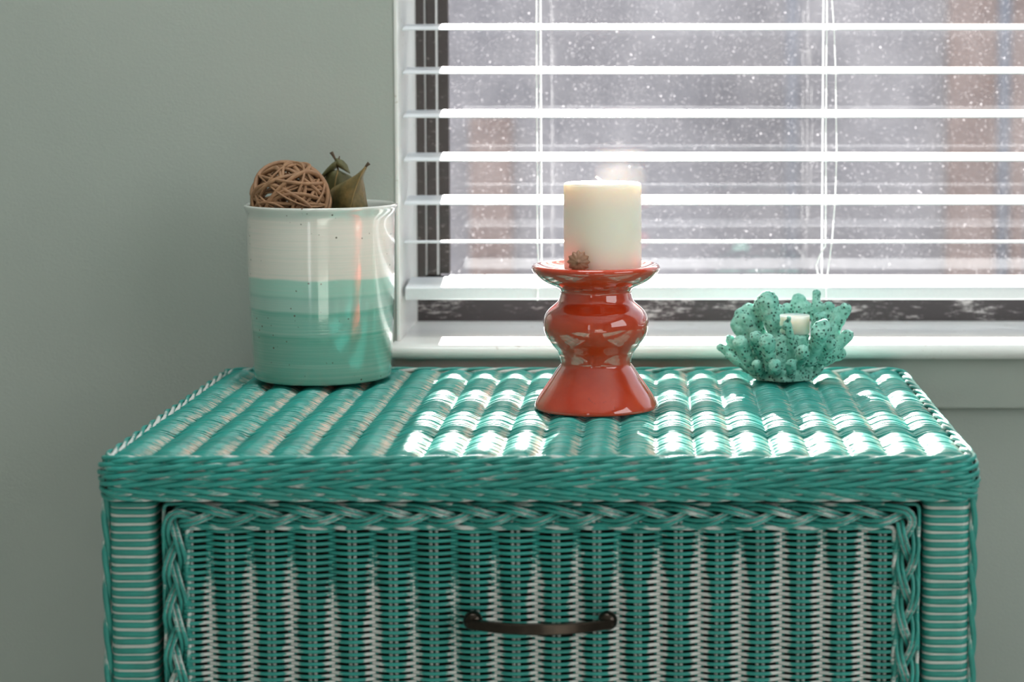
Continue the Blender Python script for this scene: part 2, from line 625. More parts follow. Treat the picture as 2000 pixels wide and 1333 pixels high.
# the two other windows of the room (behind and beside the camera)
def plain_window(name, cx, cy, cz, w, h, axis):
    o = bpy.data.objects.new(name, None); C.objects.link(o); o.location = (cx, cy, cz); structure(o)
    m = Mesh()
    for s in (-1, 1):
        if axis == 'x':
            m.box(cx - 0.02, cx + 0.02, cy + s * w / 2 - 0.03, cy + s * w / 2 + 0.03, cz - h / 2, cz + h / 2)
            m.box(cx - 0.02, cx + 0.02, cy - w / 2, cy + w / 2, cz + s * h / 2 - 0.03, cz + s * h / 2 + 0.03)
        else:
            m.box(cx + s * w / 2 - 0.03, cx + s * w / 2 + 0.03, cy - 0.02, cy + 0.02, cz - h / 2, cz + h / 2)
            m.box(cx - w / 2, cx + w / 2, cy - 0.02, cy + 0.02, cz + s * h / 2 - 0.03, cz + s * h / 2 + 0.03)
    m.build('frame', M['trim'], o, smooth=False)
plain_window('window_2', 1.60, 0.40, 1.45, 1.7, 1.1, 'x')
o = bpy.data.objects.new('window_4', None); C.objects.link(o); o.location = (-0.20, 1.52, 2.43); structure(o)  # frame made up to go round the added ceiling light
m = Mesh()
for s_ in (-1, 1):
    m.box(-0.60, 0.20, 1.52 + s_ * 0.23 - 0.02, 1.52 + s_ * 0.23 + 0.02, 2.40, H)
    m.box(-0.20 + s_ * 0.38 - 0.02, -0.20 + s_ * 0.38 + 0.02, 1.27, 1.77, 2.40, H)
m.build('frame', M['trim'], o, smooth=False)
plain_window('window_3', -0.93, -2.18, 1.1, 0.44, 2.0, 'y')

# ------------------------------------------------------------------ outdoors
m = Mesh(); m.box(-6, 7, 2.2, 14, -0.35, -0.25)
structure(m.build('ground', M['yard'], smooth=False))
gw = thing('garden_wall', (0.5, 7.5, -0.25), 'blurred grey rendered yard wall with reddish brick piers outside the dusty window', 'wall')
m = Mesh(); m.box(-6, 7, 7.50, 7.70, -0.25, 2.25); m.build('wall_face', M['render'], gw, smooth=False)
for xa, xb in ((1.06, 1.34), (-3.4, -3.0), (4.0, 4.4)):
    m = Mesh(); m.box(xa, xb, 7.40, 7.52, -0.25, 2.28); m.build('brick_pier', M['brick'], gw, smooth=False)
m = Mesh(); m.box(-0.67, -0.52, 7.38, 7.50, -0.25, 0.84); m.build('low_brick_pier', M['brick'], gw, smooth=False)
for xa in (0.49, 1.25):
    m = Mesh(); m.tube([(xa, 7.36, -0.25), (xa, 7.36, 2.2)], 0.025, up=(0, 1, 0), sides=10); m.build('drainpipe', M['pipe'], gw)

# ------------------------------------------------------------------ blind
blind = thing('window_blind', (0.35, 2.025, WZ0), 'white slatted venetian blind hanging in the window, bottom rail just above the sill', 'blind')
BX0, BX1 = -0.2460, 0.952
SLAT_D, SLAT_T = 0.050, 0.0026


def slat_mesh(tilt):
    """slat profile with a slight crown, front edge on Y=2.0 turned about the slat centre"""
    pr = []
    for i in range(9):
        u = -1 + i * 0.25
        pr.append((u * SLAT_D / 2, 0.0008 * (1 - u * u) + SLAT_T / 2 * (1 if abs(u) < 1 else 0.45)))
    for i in range(9):
        u = 1 - i * 0.25
        pr.append((u * SLAT_D / 2, 0.0008 * (1 - u * u) - SLAT_T / 2 * (1 if abs(u) < 1 else 0.45)))
    c, s = math.cos(tilt), math.sin(tilt)
    pr = [(y * c - z * s, y * s + z * c) for y, z in pr]
    n = len(pr)
    m = Mesh()
    m.add([(x, y, z) for x in (BX0, BX1) for (y, z) in pr],
          [(i, n + i, n + (i + 1) % n, (i + 1) % n) for i in range(n)] + [tuple(range(n)), tuple(reversed(range(n, 2 * n)))])
    return m


Z_FRONT0 = ZC - 0.1312               # front edge of the lowest regular slat
TILT = math.radians(6.3)
base = None
zs = []
zc = Z_FRONT0 + 0.0015 + SLAT_D / 2 * math.sin(TILT)
while zc < WZ1 - 0.06:
    zs.append(zc)
    zc += 0.0426
for i, z in enumerate(zs):
    if base is None:
        base = slat_mesh(TILT).build('slat', M['slat'], blind)
        e = base.modifiers.new('edges', 'EDGE_SPLIT'); e.split_angle = math.radians(35)
        o = base
    else:
        o = base.copy(); C.objects.link(o)
    o.matrix_parent_inverse = world_of(blind).inverted()
    o.location = (0, 2.025, z)
o = slat_mesh(math.radians(-4.6)).build('slat', M['slat'], blind)
e = o.modifiers.new('edges', 'EDGE_SPLIT'); e.split_angle = math.radians(35)
ODD_Z = ZC - 0.1690
o.location = (0, 2.025, ODD_Z)
# bottom rail
c, s = math.cos(math.radians(5.5)), math.sin(math.radians(5.5))
RAIL_Z = ZC - 0.2150
pr = [(-0.025, -0.0065), (-0.0265, -0.005), (-0.0265, 0.005), (-0.025, 0.0065), (0.025, 0.0065), (0.0265, 0.005), (0.0265, -0.005), (0.025, -0.0065)]
pr = [(2.026 + y * c - z * s, RAIL_Z + y * s + z * c) for y, z in pr]
n = len(pr)
m = Mesh()
m.add([(x, y, z) for x in (BX0 + 0.0006, BX1) for (y, z) in pr], [(i, (i + 1) % n, n + (i + 1) % n, n + i) for i in range(n)] + [tuple(reversed(range(n))), tuple(range(n, 2 * n))])
m.build('bottom_rail', M['slat'], blind, smooth=False, bevel=0.0006)
m = Mesh(); m.box(BX0, BX1, 1.998, 2.052, WZ1 - 0.05, WZ1 - 0.002); m.build('head_rail', M['slat'], blind, smooth=False, bevel=0.002)
# ladder cords and lift cords
ZTOP = WZ1 - 0.05
for px in (1049, 1613):
    xf = at(px, 300, 1.9985)[0]
    pts = [(xf + random.uniform(-1, 1) * 0.0003, 1.9985, z) for z in np.linspace(ZTOP, ODD_Z - 0.002, 30)]
    if px > 1500:                       # slack cord above the bottom rail bows aside
        p1 = [at(q[0], q[1], 1.9985) for q in ((1608, 486), (1600, 502), (1594, 518), (1597, 534), (1606, 546), (1613, 556), (1613, 575), (1613, 584))]
    else:
        p1 = [at(q[0], q[1], 1.9980) for q in ((1051, 500), (1051, 530), (1050, 560), (1050, 587))]
    m = Mesh(); m.tube(pts + p1, 0.0008, up=(0, 1, 0), sides=5); m.build('ladder_cord', M['cord'], blind)
    m = Mesh(); m.tube([(xf + 0.001, 2.0515, z) for z in np.linspace(ZTOP, RAIL_Z, 24)], 0.0008, up=(0, 1, 0), sides=5); m.build('ladder_cord', M['cord'], blind)
    rung = None
    for z in zs:
        if rung is None:
            m = Mesh(); m.tube([(xf, 1.9985, -0.0045), (xf + 0.0005, 2.025, -0.0018), (xf + 0.001, 2.0515, 0.001)], 0.0005, sides=4)
            rung = o = m.build('ladder_rung', M['cord'], blind)
        else:
            o = rung.copy(); C.objects.link(o)
        o.location = (0, 0, z)
    m = Mesh(); m.tube([(xf + 0.0032, 1.9988, z) for z in np.linspace(ZTOP, ODD_Z, 10)] if px < 1500 else
                       [at(q[0], q[1], 1.9975) for q in ((1618, -300), (1625, 0), (1629, 60), (1632, 140), (1633, 230), (1634, 300), (1631, 390), (1625, 470), (1617, 530), (1613, 556), (1614, 586))],
                       0.0007, up=(0, 1, 0), sides=5)
    m.build('lift_cord', M['cord'], blind)

# ------------------------------------------------------------------ wicker dresser
TOP = 0.72
DX0, DX1, DY0, DY1 = -0.4130, 0.2400, 1.4905, 1.9540
dr = thing('wicker_dresser', ((DX0 + DX1) / 2, (DY0 + DY1) / 2, 0), 'teal painted woven wicker dresser with a bronze handle, standing below the window', 'dresser')

# top: fine canes laid across upright ribs, one piece of weaving nobody could count
RIB, RIB0 = 0.02925, -0.1751
NST = 152
xs = np.linspace(DX0 + 0.006, DX1 - 0.006, 23 * 9 + 1)
m = Mesh()
ph = (xs - RIB0) / RIB
fr_ = ph - np.floor(ph)
hump = np.abs(np.sin(PI * fr_)) ** 0.85
rib_id = np.floor(ph)
ribh = np.array([mnoise.noise(Vector((r * 3.1, 0.3, 0))) for r in rib_id]) * 0.0005
lf = np.array([mnoise.noise(Vector((x * 9, 4.0, 0))) for x in xs])
for i in range(NST):
    y = DY0 + 0.006 + (DY1 - DY0 - 0.010) * (i + 0.5) / NST
    jz = random.gauss(0, 0.00042)
    jy = np.array([mnoise.noise(Vector((x * 16, i * 0.77, 2.0))) for x in xs]) * 0.0011
    amp = 0.0052 * (1 + 0.08 * random.gauss(0, 1))
    edge = min(1.0, (i + 0.5) / 5, (NST - i - 0.5) / 5)
    z = TOP - 0.0018 - amp * (1 - hump) * (0.55 + 0.45 * edge) + jz + ribh - 0.0015 * (1 - edge)
    # worn paint on the right-hand flank of every rib and in the hollow
    prof_w = np.clip(1 - np.abs(fr_ - 0.88) / 0.32, 0, 1)
    prof_w = np.maximum(prof_w, np.clip(1 - np.abs(fr_ + 0.12) / 0.32, 0, 1))
    patch = np.array([mnoise.noise(Vector((r * 1.7, y * 7.0, 7.0))) for r in rib_id]) * 0.35
    wv = prof_w * (0.60 + patch - 0.10 * np.clip((xs + 0.1) * 4, -1, 1)) + random.gauss(0, 0.09) * prof_w
    m.tube(np.stack([xs, y + jy, z], 1), 0.00142, 0.00150, sides=6, worn=np.clip(wv, 0, 1))
o = m.build('woven_top', M['cane_top'], dr); o['kind'] = 'stuff'
m = Mesh(); m.box(DX0 + 0.006, DX1 - 0.006, DY0 + 0.004, DY1 - 0.002, TOP - 0.024, TOP - 0.0095)
m.build('top_board', M['dark'], dr, smooth=False)


def round_rect(x0, x1, y0, y1, r, step):
    """closed loop anticlockwise seen from above: points, outward normals, arc length"""
    pts, nrm = [], []
    def line(a, b, nn):
        L = math.dist(a, b); q = max(2, int(L / step))
        for i in range(q):
            t = i / q
            pts.append((a[0] + (b[0] - a[0]) * t, a[1] + (b[1] - a[1]) * t)); nrm.append(nn)
    def arc(c, a0):
        q = max(4, int(r * PI / 2 / step))
        for i in range(q):
            a = a0 + PI / 2 * i / q
            pts.append((c[0] + r * math.cos(a), c[1] + r * math.sin(a))); nrm.append((math.cos(a), math.sin(a)))
    line((x0 + r, y0), (x1 - r, y0), (0, -1)); arc((x1 - r, y0 + r), -PI / 2)
    line((x1, y0 + r), (x1, y1 - r), (1, 0)); arc((x1 - r, y1 - r), 0)
    line((x1 - r, y1), (x0 + r, y1), (0, 1)); arc((x0 + r, y1 - r), PI / 2)
    line((x0, y1 - r), (x0, y0 + r), (-1, 0)); arc((x0 + r, y0 + r), PI)
    P = np.array(pts); N = np.array(nrm)
    d = np.linalg.norm(np.roll(P, -1, 0) - P, axis=1)
    s = np.concatenate([[0], np.cumsum(d)[:-1]])
    return P, N, s, d.sum()


# edge band: six rows of three canes twined round the top
rows = [(-0.0030, -0.0046, 1), (-0.0082, -0.0022, 1), (-0.0140, -0.0014, 1), (-0.0198, -0.0014, 1), (-0.0256, -0.0020, -1), (-0.0303, -0.0036, -1)]
for ri, (dz, off, hand) in enumerate(rows):
    P, N, s, L = round_rect(DX0, DX1, DY0, DY1, 0.019, 0.0042)
    per = L / round(L / (0.078 if ri < 4 else 0.070))
    ph0 = random.uniform(0, 2 * PI)
    for st in range(3):
        wob = np.array([mnoise.noise(Vector((t * 20, ri * 3.0 + st, 1.0))) for t in s])
        wob2 = np.array([mnoise.noise(Vector((t * 7, ri * 5.0, 3.0))) for t in s])
        a = hand * 2 * PI * s / per + ph0 + st * 2 * PI / 3 + 0.8 * wob2
        rad = off + 0.0024 * np.cos(a)
        zz_ = TOP + dz + 0.0018 * np.sin(a) + 0.0005 * wob
        path = np.stack([P[:, 0] + N[:, 0] * rad, P[:, 1] + N[:, 1] * rad, zz_], 1)
        wv = np.clip(0.30 - 0.42 * np.cos(a - 0.5) + 0.35 * wob, 0, 1)
        rr_ = 1 + 0.12 * wob
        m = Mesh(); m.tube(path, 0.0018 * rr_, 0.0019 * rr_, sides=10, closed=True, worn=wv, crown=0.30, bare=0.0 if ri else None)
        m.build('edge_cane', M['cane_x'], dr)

# posts wrapped in flat reed
PW = 0.0340
def post_ring():
    P, N, s, L = round_rect(-PW / 2, PW / 2, -PW / 2, PW / 2, 0.009, 0.006)
    m = Mesh()
    path = np.stack([P[:, 0], P[:, 1], np.zeros(len(P))], 1)
    wv = np.array([0.32 * mnoise.noise(Vector((q[0] * 90, q[1] * 90, 0))) for q in P])
    m.tube(path, 0.0011, 0.00255, sides=6, closed=True, worn=np.clip(wv, 0, 1))
    return m
ring_data = []
for q in range(3):
    mm = post_ring().data('winding'); mm.materials.append(M['cane_wrap'])
    mm.polygons.foreach_set('use_smooth', [True] * len(mm.polygons)); ring_data.append(mm)
PITCH_W = 0.00615
BAND_Z = TOP - 0.0365
for pxc, nm in ((DX0 + 0.0230, 'l'), (DX1 - 0.0230, 'r')):
    pyc = DY0 + 0.012 + PW / 2
    m = Mesh(); m.box(pxc - PW / 2 - 0.0002, pxc + PW / 2 + 0.0002, pyc - PW / 2 - 0.0002, pyc + PW / 2 + 0.0002, 0.0, BAND_Z + 0.02)
    post = m.build('post', M['core'], dr, smooth=False, bevel=0.0085, bseg=4)
    inv = world_of(post).inverted()
    nn = 0
    z = BAND_Z - 0.001
    while nn < 38:
        o = bpy.data.objects.new('winding', ring_data[nn % 3]); C.objects.link(o)
        o.parent = post; o.matrix_parent_inverse = inv
        o.location = (pxc, pyc, z + random.gauss(0, 0.00025))
        o.rotation_euler = (random.gauss(0, 0.006), random.gauss(0, 0.010), 0 if nn % 2 else PI)
        z -= PITCH_W; nn += 1
    m = Mesh(); base_ring = post_ring()
    V = np.concatenate(base_ring.v)
    while z > 0.004:
        m.add(V + np.array([pxc, pyc, z]), base_ring.f); z -= PITCH_W
    o = m.build('lower_windings', M['cane_wrap'], post); o['kind'] = 'stuff'
    # twisted pair of canes down the outer edge
    sx = -1 if nm == 'l' else 1
    for st in range(2):
        zz_ = np.linspace(BAND_Z + 0.006, 0.0, 230)
        a = 2 * PI * zz_ / 0.058 + st * PI + (0.5 if nm == 'l' else 1.9)
        path = np.stack([pxc + sx * (PW / 2 + 0.0032) + 0.0014 * np.sin(a) * 1.0, pyc - PW / 2 + 0.006 + 0.0018 * np.cos(a), zz_], 1)
        m = Mesh(); m.tube(path, 0.0023, up=(0, 1, 0), sides=7, worn=np.clip(0.28 + 0.38 * np.cos(a + 0.6), 0, 1)); m.build('twisted_cane', M['cane_z'], post)
    # plain back post
    m = Mesh(); m.box(pxc - PW / 2, pxc + PW / 2, DY1 - 0.012 - PW, DY1 - 0.012, 0.0, BAND_Z + 0.02)
    m.build('back_post', M['cane_wrap'], dr, smooth=False, bevel=0.008)
    # woven side
    m = Mesh()
    xside = DX0 + 0.012 if nm == 'l' else DX1 - 0.012
    yy = np.linspace(DY0 + 0.046, DY1 - 0.046, 60)
    for i in range(110):
        z = 0.10 + i * 0.0052
        m.tube(np.stack([xside + 0.0028 * np.cos(PI * (yy - yy[0]) / 0.0306 + PI * i), yy, np.full(60, z)], 1), 0.0017, 0.0022, sides=4,
               worn=0.2 + 0.3 * np.abs(np.sin(PI * (yy - yy[0]) / 0.0306)))
    o = m.build('woven_side', M['cane_z'], dr); o['kind'] = 'stuff'
# carcass
m = Mesh()
m.box(DX0 + 0.018, DX1 - 0.018, DY1 - 0.02, DY1 - 0.012, 0.06, TOP - 0.03)
m.box(DX0 + 0.046, DX1 - 0.046, DY0 + 0.046, DY0 + 0.052, 0.06, TOP - 0.03)
m.box(DX0 + 0.022, DX0 + 0.026, DY0 + 0.05, DY1 - 0.02, 0.06, TOP - 0.03)
m.box(DX1 - 0.026, DX1 - 0.022, DY0 + 0.05, DY1 - 0.02, 0.06, TOP - 0.03)
m.build('carcass', M['dark'], dr, smooth=False)

# drawer
QX0, QX1 = -0.3672, 0.1972
QZ1, QZ0 = TOP - 0.0364, TOP - 0.2364
QY = 1.5070                                        # plane of the woven front
drawer_board = Mesh(); drawer_board.box(QX0 + 0.004, QX1 - 0.004, QY + 0.0120, QY + 0.018, QZ0 + 0.004, QZ1 - 0.004)
dw = drawer_board.build('drawer', M['dark'], dr, smooth=False, bevel=0.002)
PX0, PX1, PZ1, PZ0 = QX0 + 0.0195, QX1 - 0.0195, QZ1 - 0.0205, QZ0 + 0.0205
SK = 0.03045
SK0 = at(925, 1150, QY)[0] - 5 * SK + 0.001        # a stake stands behind each handle knob
nst = int((PX1 - PX0) / SK) + 2
stakes = [SK0 + q * SK for q in range(-2, nst + 3) if PX0 - 0.002 < SK0 + q * SK < PX1 + 0.002]
for sxx in stakes:
    for d_ in (-0.0019, 0.0019):
        m = Mesh(); m.tube([(sxx + d_ + 0.0002 * random.gauss(0, 1), QY - 0.0014, z) for z in np.linspace(PZ0 - 0.006, PZ1 + 0.006, 4)], 0.00145, up=(0, 1, 0), sides=6, worn=np.full(4, 0.95))
        m.build('stake', M['cane_z'], dw)
xs = np.arange(PX0 - 0.004, PX1 + 0.004, SK / 8)
ROW = 0.00240
i = 0
z = PZ1 + 0.001
while z > PZ0 - 0.001:
    a = PI * (xs - SK0) / SK + PI * i
    front = np.cos(a)
    wob = np.array([mnoise.noise(Vector((x * 25, i * 1.3, 5.0))) for x in xs])
    path = np.stack([xs, QY - 0.0044 * front - 0.0002 * wob, np.full(len(xs), z) + 0.0003 * wob], 1)
    cross = np.abs(np.sin(a)) ** 3
    big = np.array([mnoise.noise(Vector((x * 5.5, z * 14, 9.0))) for x in xs])
    depth = np.clip((PZ1 - z) / 0.055, 0, 1)
    colw = np.array([mnoise.noise(Vector((math.floor((x - SK0) / SK) * 2.3, z * 9, 3.0))) for x in xs])
    wv = np.clip(cross * (0.36 + 0.80 * depth + 0.32 * big + 0.30 * colw + np.clip((xs + 0.03) * 2.2, -0.2, 0.3)), 0, 1)
    wv = np.where(front < -0.35, -1.0, wv)  # backs of the wefts darkened to stand for shade between canes
    r_ = 0.00138 + 0.00016 * np.clip(front, 0, 1)
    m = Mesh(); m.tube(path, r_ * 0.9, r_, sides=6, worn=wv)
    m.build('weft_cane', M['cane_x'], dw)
    z -= ROW; i += 1


def loop_xz(x0, x1, z0, z1, r, step):
    P, N, s, L = round_rect(x0, x1, z0, z1, r, step)
    return P, N, s, L


# plaited border: three strands of two canes
P, N, s, L = loop_xz(QX0 + 0.0092, QX1 - 0.0092, QZ0 + 0.0092, QZ1 - 0.0092, 0.006, 0.004)
per = L / round(L / 0.094)
for st in range(3):
    for half in (-1, 1):
        t = 2 * PI * s / per + st * 2 * PI / 3
        lat = 0.0060 * np.sin(t)
        dep = -0.0042 * np.sin(2 * t)
        # two canes of a strand run side by side
        sl = np.cos(t)
        lat2 = lat + half * 0.0018 / np.sqrt(1 + (0.0052 * 2 * PI / per * sl) ** 2)
        wv = np.clip(0.08 + 0.34 * np.sin(2 * t + 0.9) + np.array([0.25 * mnoise.noise(Vector((q * 30, st * 2.0 + half, 4.0))) for q in s]), 0, 1)
        path = np.stack([P[:, 0] + N[:, 0] * lat2, QY - 0.0048 + dep, P[:, 1] + N[:, 1] * lat2], 1)
        m = Mesh(); m.tube(path, 0.0016, 0.0018, up=(0, -1, 0), sides=12, closed=True, worn=wv, flank=0.62, bare=PI / 2); m.build('plait_cane', M['cane_x'], dw)  # flank lines paint a highlight along each cane besides its worn paint
# thin twined rows inside and outside the plait
for inset, rr, hand in ((0.0185, 0.0018, 1), (0.0012, 0.0015, 0)):
    P, N, s, L = loop_xz(QX0 + inset, QX1 - inset, QZ0 + inset, QZ1 - inset, 0.004, 0.0045)
    per = L / round(L / 0.046)
    for st in range(2 if hand else 1):
        a = 2 * PI * s / per + st * PI
        amp = 0.0011 if hand else 0.0003
        path = np.stack([P[:, 0] + N[:, 0] * amp * np.sin(a), QY - 0.0030 - amp * np.cos(a), P[:, 1] + N[:, 1] * amp * np.sin(a)], 1)
        m = Mesh(); m.tube(path, rr, up=(0, -1, 0), sides=6, closed=True, worn=np.clip(0.25 + 0.45 * np.cos(a + 0.8), 0, 1)); m.build('border_cane', M['cane_x'], dw)

# handle: two knobs and a flat bowed bar, one casting
hx0, hx1, hz = at(925, 1209, 1.500)[0], at(1187, 1209, 1.500)[0], at(925, 1209, 1.500)[2]
hxm = (hx0 + hx1) / 2
m = Mesh()
for hx in (hx0, hx1):
    prof = []
    for q in range(10):
        a = q * PI / 9
        prof.append((0.0074 * math.sin(a) + 1e-5, 0.0074 * math.cos(a)))
    vs_, fs = [], []
    seg = 20
    for r, zz_ in prof:
        for j in range(seg):
            b = j * 2 * PI / seg
            vs_.append((hx + r * math.cos(b), 1.4945 + zz_ * 0.95, hz + r * math.sin(b)))
    for q in range(9):
        for j in range(seg):
            k2 = (j + 1) % seg
            fs.append((q * seg + j, q * seg + k2, (q + 1) * seg + k2, (q + 1) * seg + j))
    m.add(vs_, fs)
    m.tube([(hx, 1.5085, hz), (hx, 1.496, hz)], 0.0052, up=(0, 0, 1), sides=14)
u = np.linspace(-1, 1, 41)
path = np.stack([hxm + u * (hx1 - hx0 + 0.004) / 2, 1.4905 - 0.0155 * (1 - np.abs(u) ** 2.2), np.full(41, hz - 0.0012)], 1)
S_h = 0.0042 - 0.0005 * np.abs(u)
V, F_ = [], []
sec = [(-0.0018, -1), (-0.0026, -0.8), (-0.0026, 0.8), (-0.0018, 1), (0.0018, 1), (0.0026, 0.8), (0.0026, -0.8), (0.0018, -1)]
Tn = np.gradient(path, axis=0); Tn /= np.linalg.norm(Tn, axis=1)[:, None]
for q in range(41):
    nrm = (-Tn[q][1], Tn[q][0])
    if nrm[1] < 0:
        nrm = (-nrm[0], -nrm[1])
    for d_, h_ in sec:
        V.append((path[q][0] + nrm[0] * d_, path[q][1] + nrm[1] * d_, path[q][2] + h_ * S_h[q]))
for q in range(40):
    for j in range(8):
        k2 = (j + 1) % 8
        F_.append((q * 8 + j, (q + 1) * 8 + j, (q + 1) * 8 + k2, q * 8 + k2))
F_ += [tuple(range(8)), tuple(reversed(range(320, 328)))]
m.add(V, F_)
o = m.build('handle', M['bronze'], dw)
o['label'] = 'dark bronze bow handle with two round knobs'
e = o.modifiers.new('edges', 'EDGE_SPLIT'); e.split_angle = math.radians(40)

# lower front below the drawer (under the frame): coarse weaving
m = Mesh()
xs2 = np.arange(QX0, QX1, SK / 4)
for i in range(70):
    z = QZ0 - 0.01 - i * 0.0062
    if z < 0.05:
        break
    m.tube(np.stack([xs2, QY - 0.0034 * np.cos(PI * (xs2 - SK0) / SK + PI * i), np.full(len(xs2), z)], 1), 0.0018, 0.0026, sides=4, worn=0.45 * np.abs(np.sin(PI * (xs2 - SK0) / SK)))
o = m.build('lower_front', M['cane_x'], dr); o['kind'] = 'stuff'

# ------------------------------------------------------------------ vase
VX, VY = -0.3068, 1.8745
vase = thing('ceramic_vase', (VX, VY, TOP), 'speckled ceramic pot banded from white rim to mint green foot, on the dresser left corner', 'vase')
pxm = 4000 / 1.877
def vz(y): return at(620, y, 1.877)[2]
outer = [(148.5, 399), (148.8, 402), (147.5, 406), (144.5, 412), (143.2, 420), (142.8, 450), (142.3, 508), (140.5, 588), (137.5, 660), (135, 705), (132.5, 735), (129.5, 748), (124, 754)]
op = [(r / pxm, vz(y)) for r, y in outer]
zb = TOP + 0.0006
op[-1] = (op[-1][0], zb)
op[-2] = (op[-2][0], zb + 0.0035)
inner = [(0.001, zb + 0.006), (0.054, zb + 0.007), (0.0590, zb + 0.018), (0.0632, vz(520)), (0.0645, vz(420)), (0.0655, vz(404)), (0.0674, vz(397.5)), (0.0688, vz(397))]
m = Mesh(); m.lathe([(0.001, zb)] + op[::-1] + inner[::-1], VX, VY, 96, wob=0.004)
m.build('body', M['vase'], vase, subdiv=1)

# ------------------------------------------------------------------ rattan ball and dried leaves in the vase
bc = Vector(at(566, 393, 1.864))
BR = 0.0362
ball = thing('rattan_ball', bc, 'brown ball of tangled cane strands resting in the mouth of the vase', 'ball')
random.seed(5)
for i in range(40):
    ax = Vector((random.gauss(0, 1), random.gauss(0, 1), random.gauss(0, 1))).normalized()
    u_ = ax.orthogonal().normalized(); w_ = ax.cross(u_)
    off = random.uniform(-0.7, 0.7)
    R = BR * (random.uniform(0.90, 1.0) if i < 34 else random.uniform(0.70, 0.88))
    ph1, ph2 = random.uniform(0, 6), random.uniform(0, 6)
    pts = []
    nq = 44
    for q in range(nq):
        t = q * 2 * PI / nq
        o_ = off + 0.10 * math.sin(2 * t + ph1)
        rr = R * (1 + 0.035 * math.sin(3 * t + ph2))
        c_ = math.sqrt(max(0.02, 1 - o_ * o_))
        pts.append(bc + ax * (rr * o_) + (u_ * math.cos(t) + w_ * math.sin(t)) * (rr * c_))
    ra = random.choice((0.0010, 0.0012, 0.0014, 0.0018))
    m = Mesh(); m.tube([tuple(p) for p in pts], ra * 1.25, ra, up=tuple(ax), sides=6, closed=True)
    m.build('cane_strand', M['cane_brown'], ball)


def leaf(name, rows, mat, label, group=None):
    """rows from the stalk down: (left, middle, right) pixel places with their depth"""
    mid0 = at(*rows[0][1])
    root = thing(name, mid0, label, 'leaf', group)
    R = [[np.array(at(*p)) for p in row] for row in rows]
    nr = len(R); fine = []
    tt = np.linspace(0, nr - 1, (nr - 1) * 4 + 1)
    def cr(col, t):
        i = min(int(t), nr - 2); f = t - i
        p0, p1, p2, p3 = (R[max(0, i - 1)][col], R[i][col], R[i + 1][col], R[min(nr - 1, i + 2)][col])
        return 0.5 * ((2 * p1) + (-p0 + p2) * f + (2 * p0 - 5 * p1 + 4 * p2 - p3) * f * f + (-p0 + 3 * p1 - 3 * p2 + p3) * f ** 3)
    V, W = [], 9
    for t in tt:
        l, c_, r = cr(0, t), cr(1, t), cr(2, t)
        for j in range(W):
            s_ = j / (W - 1)
            if s_ < 0.5:
                q = s_ * 2; p = l * (1 - q) + c_ * q; bulge = math.sin(PI * q)
            else:
                q = (s_ - 0.5) * 2; p = c_ * (1 - q) + r * q; bulge = math.sin(PI * q)
            p = p + np.array([0, -0.0022 * bulge + 0.0012 * mnoise.noise(Vector(p.tolist()) * 70), 0])
            V.append(p)
    m = Mesh()
    m.add(V, [(a * W + j, (a + 1) * W + j, (a + 1) * W + j + 1, a * W + j + 1) for a in range(len(tt) - 1) for j in range(W - 1)])
    b = m.build('blade', mat, root)
    so = b.modifiers.new('thickness', 'SOLIDIFY'); so.thickness = 0.0006; so.offset = 0
    mid = [cr(1, t) + np.array([0, -0.0006, 0]) for t in tt]
    m = Mesh(); m.tube(mid, np.linspace(0.0008, 0.0004, len(mid)), up=(0, 1, 0), sides=5); m.build('midrib', M['rib'], root)
    return root


def px3(pts, Y): return [at(a, b, Y) for a, b in pts]
l2 = leaf('dried_leaf', [((711, 328, 1.874), (714, 326, 1.872), (717, 328, 1.874)),
                         ((694, 343, 1.876), (704, 344, 1.869), (709, 346, 1.876)),
                         ((668, 357, 1.880), (697, 361, 1.868), (712, 366, 1.880)),
                         ((648, 369, 1.886), (691, 379, 1.866), (715, 386, 1.884)),
                         ((640, 385, 1.890), (687, 396, 1.864), (718, 404, 1.884)),
                         ((640, 404, 1.892), (684, 414, 1.864), (719, 424, 1.884)),
                         ((646, 470, 1.890), (684, 480, 1.866), (717, 480, 1.882)),
                         ((660, 560, 1.884), (684, 570, 1.870), (708, 565, 1.880)),
                         ((679, 640, 1.876), (684, 655, 1.872), (689, 640, 1.876))], M['leaf'],
          'broad brown olive dried leaf folded along its rib, right of the ball in the vase')
m = Mesh(); m.tube(px3([(712, 329), (715, 325), (718, 321.5), (721, 319)], 1.872), [0.0009, 0.0012, 0.0015, 0.0021], up=(0, 1, 0), sides=7); m.build('stalk', M['stalk'], l2)
l1 = leaf('dried_leaf', [((658, 333, 1.902), (660, 332, 1.902), (662, 333, 1.902)),
                         ((640, 334, 1.904), (659, 339, 1.899), (676, 340, 1.904)),
                         ((629, 345, 1.908), (656, 350, 1.897), (688, 347, 1.908)),
                         ((624, 365, 1.910), (653, 372, 1.896), (694, 362, 1.910)),
                         ((622, 390, 1.912), (651, 398, 1.895), (692, 395, 1.910)),
                         ((626, 430, 1.912), (650, 440, 1.896), (686, 435, 1.910)),
                         ((634, 520, 1.908), (652, 530, 1.898), (676, 520, 1.908)),
                         ((648, 620, 1.900), (655, 640, 1.896), (662, 620, 1.900))], M['leaf_dark'],
          'dark dried leaf with a torn curled tip, standing behind the broader leaf in the vase')
m = Mesh(); m.tube(px3([(661, 335), (659, 322), (655, 311), (651, 304), (647, 297)], 1.902), [0.0009, 0.0010, 0.0010, 0.0013, 0.0019], up=(0, 1, 0), sides=7); m.build('stalk', M['stalk'], l1)
m = Mesh(); m.tube(px3([(659, 318), (662, 311), (663, 305)], 1.901), [0.0008, 0.0007, 0.0005], up=(0, 1, 0), sides=6); m.build('side_stalk', M['stalk'], l1)
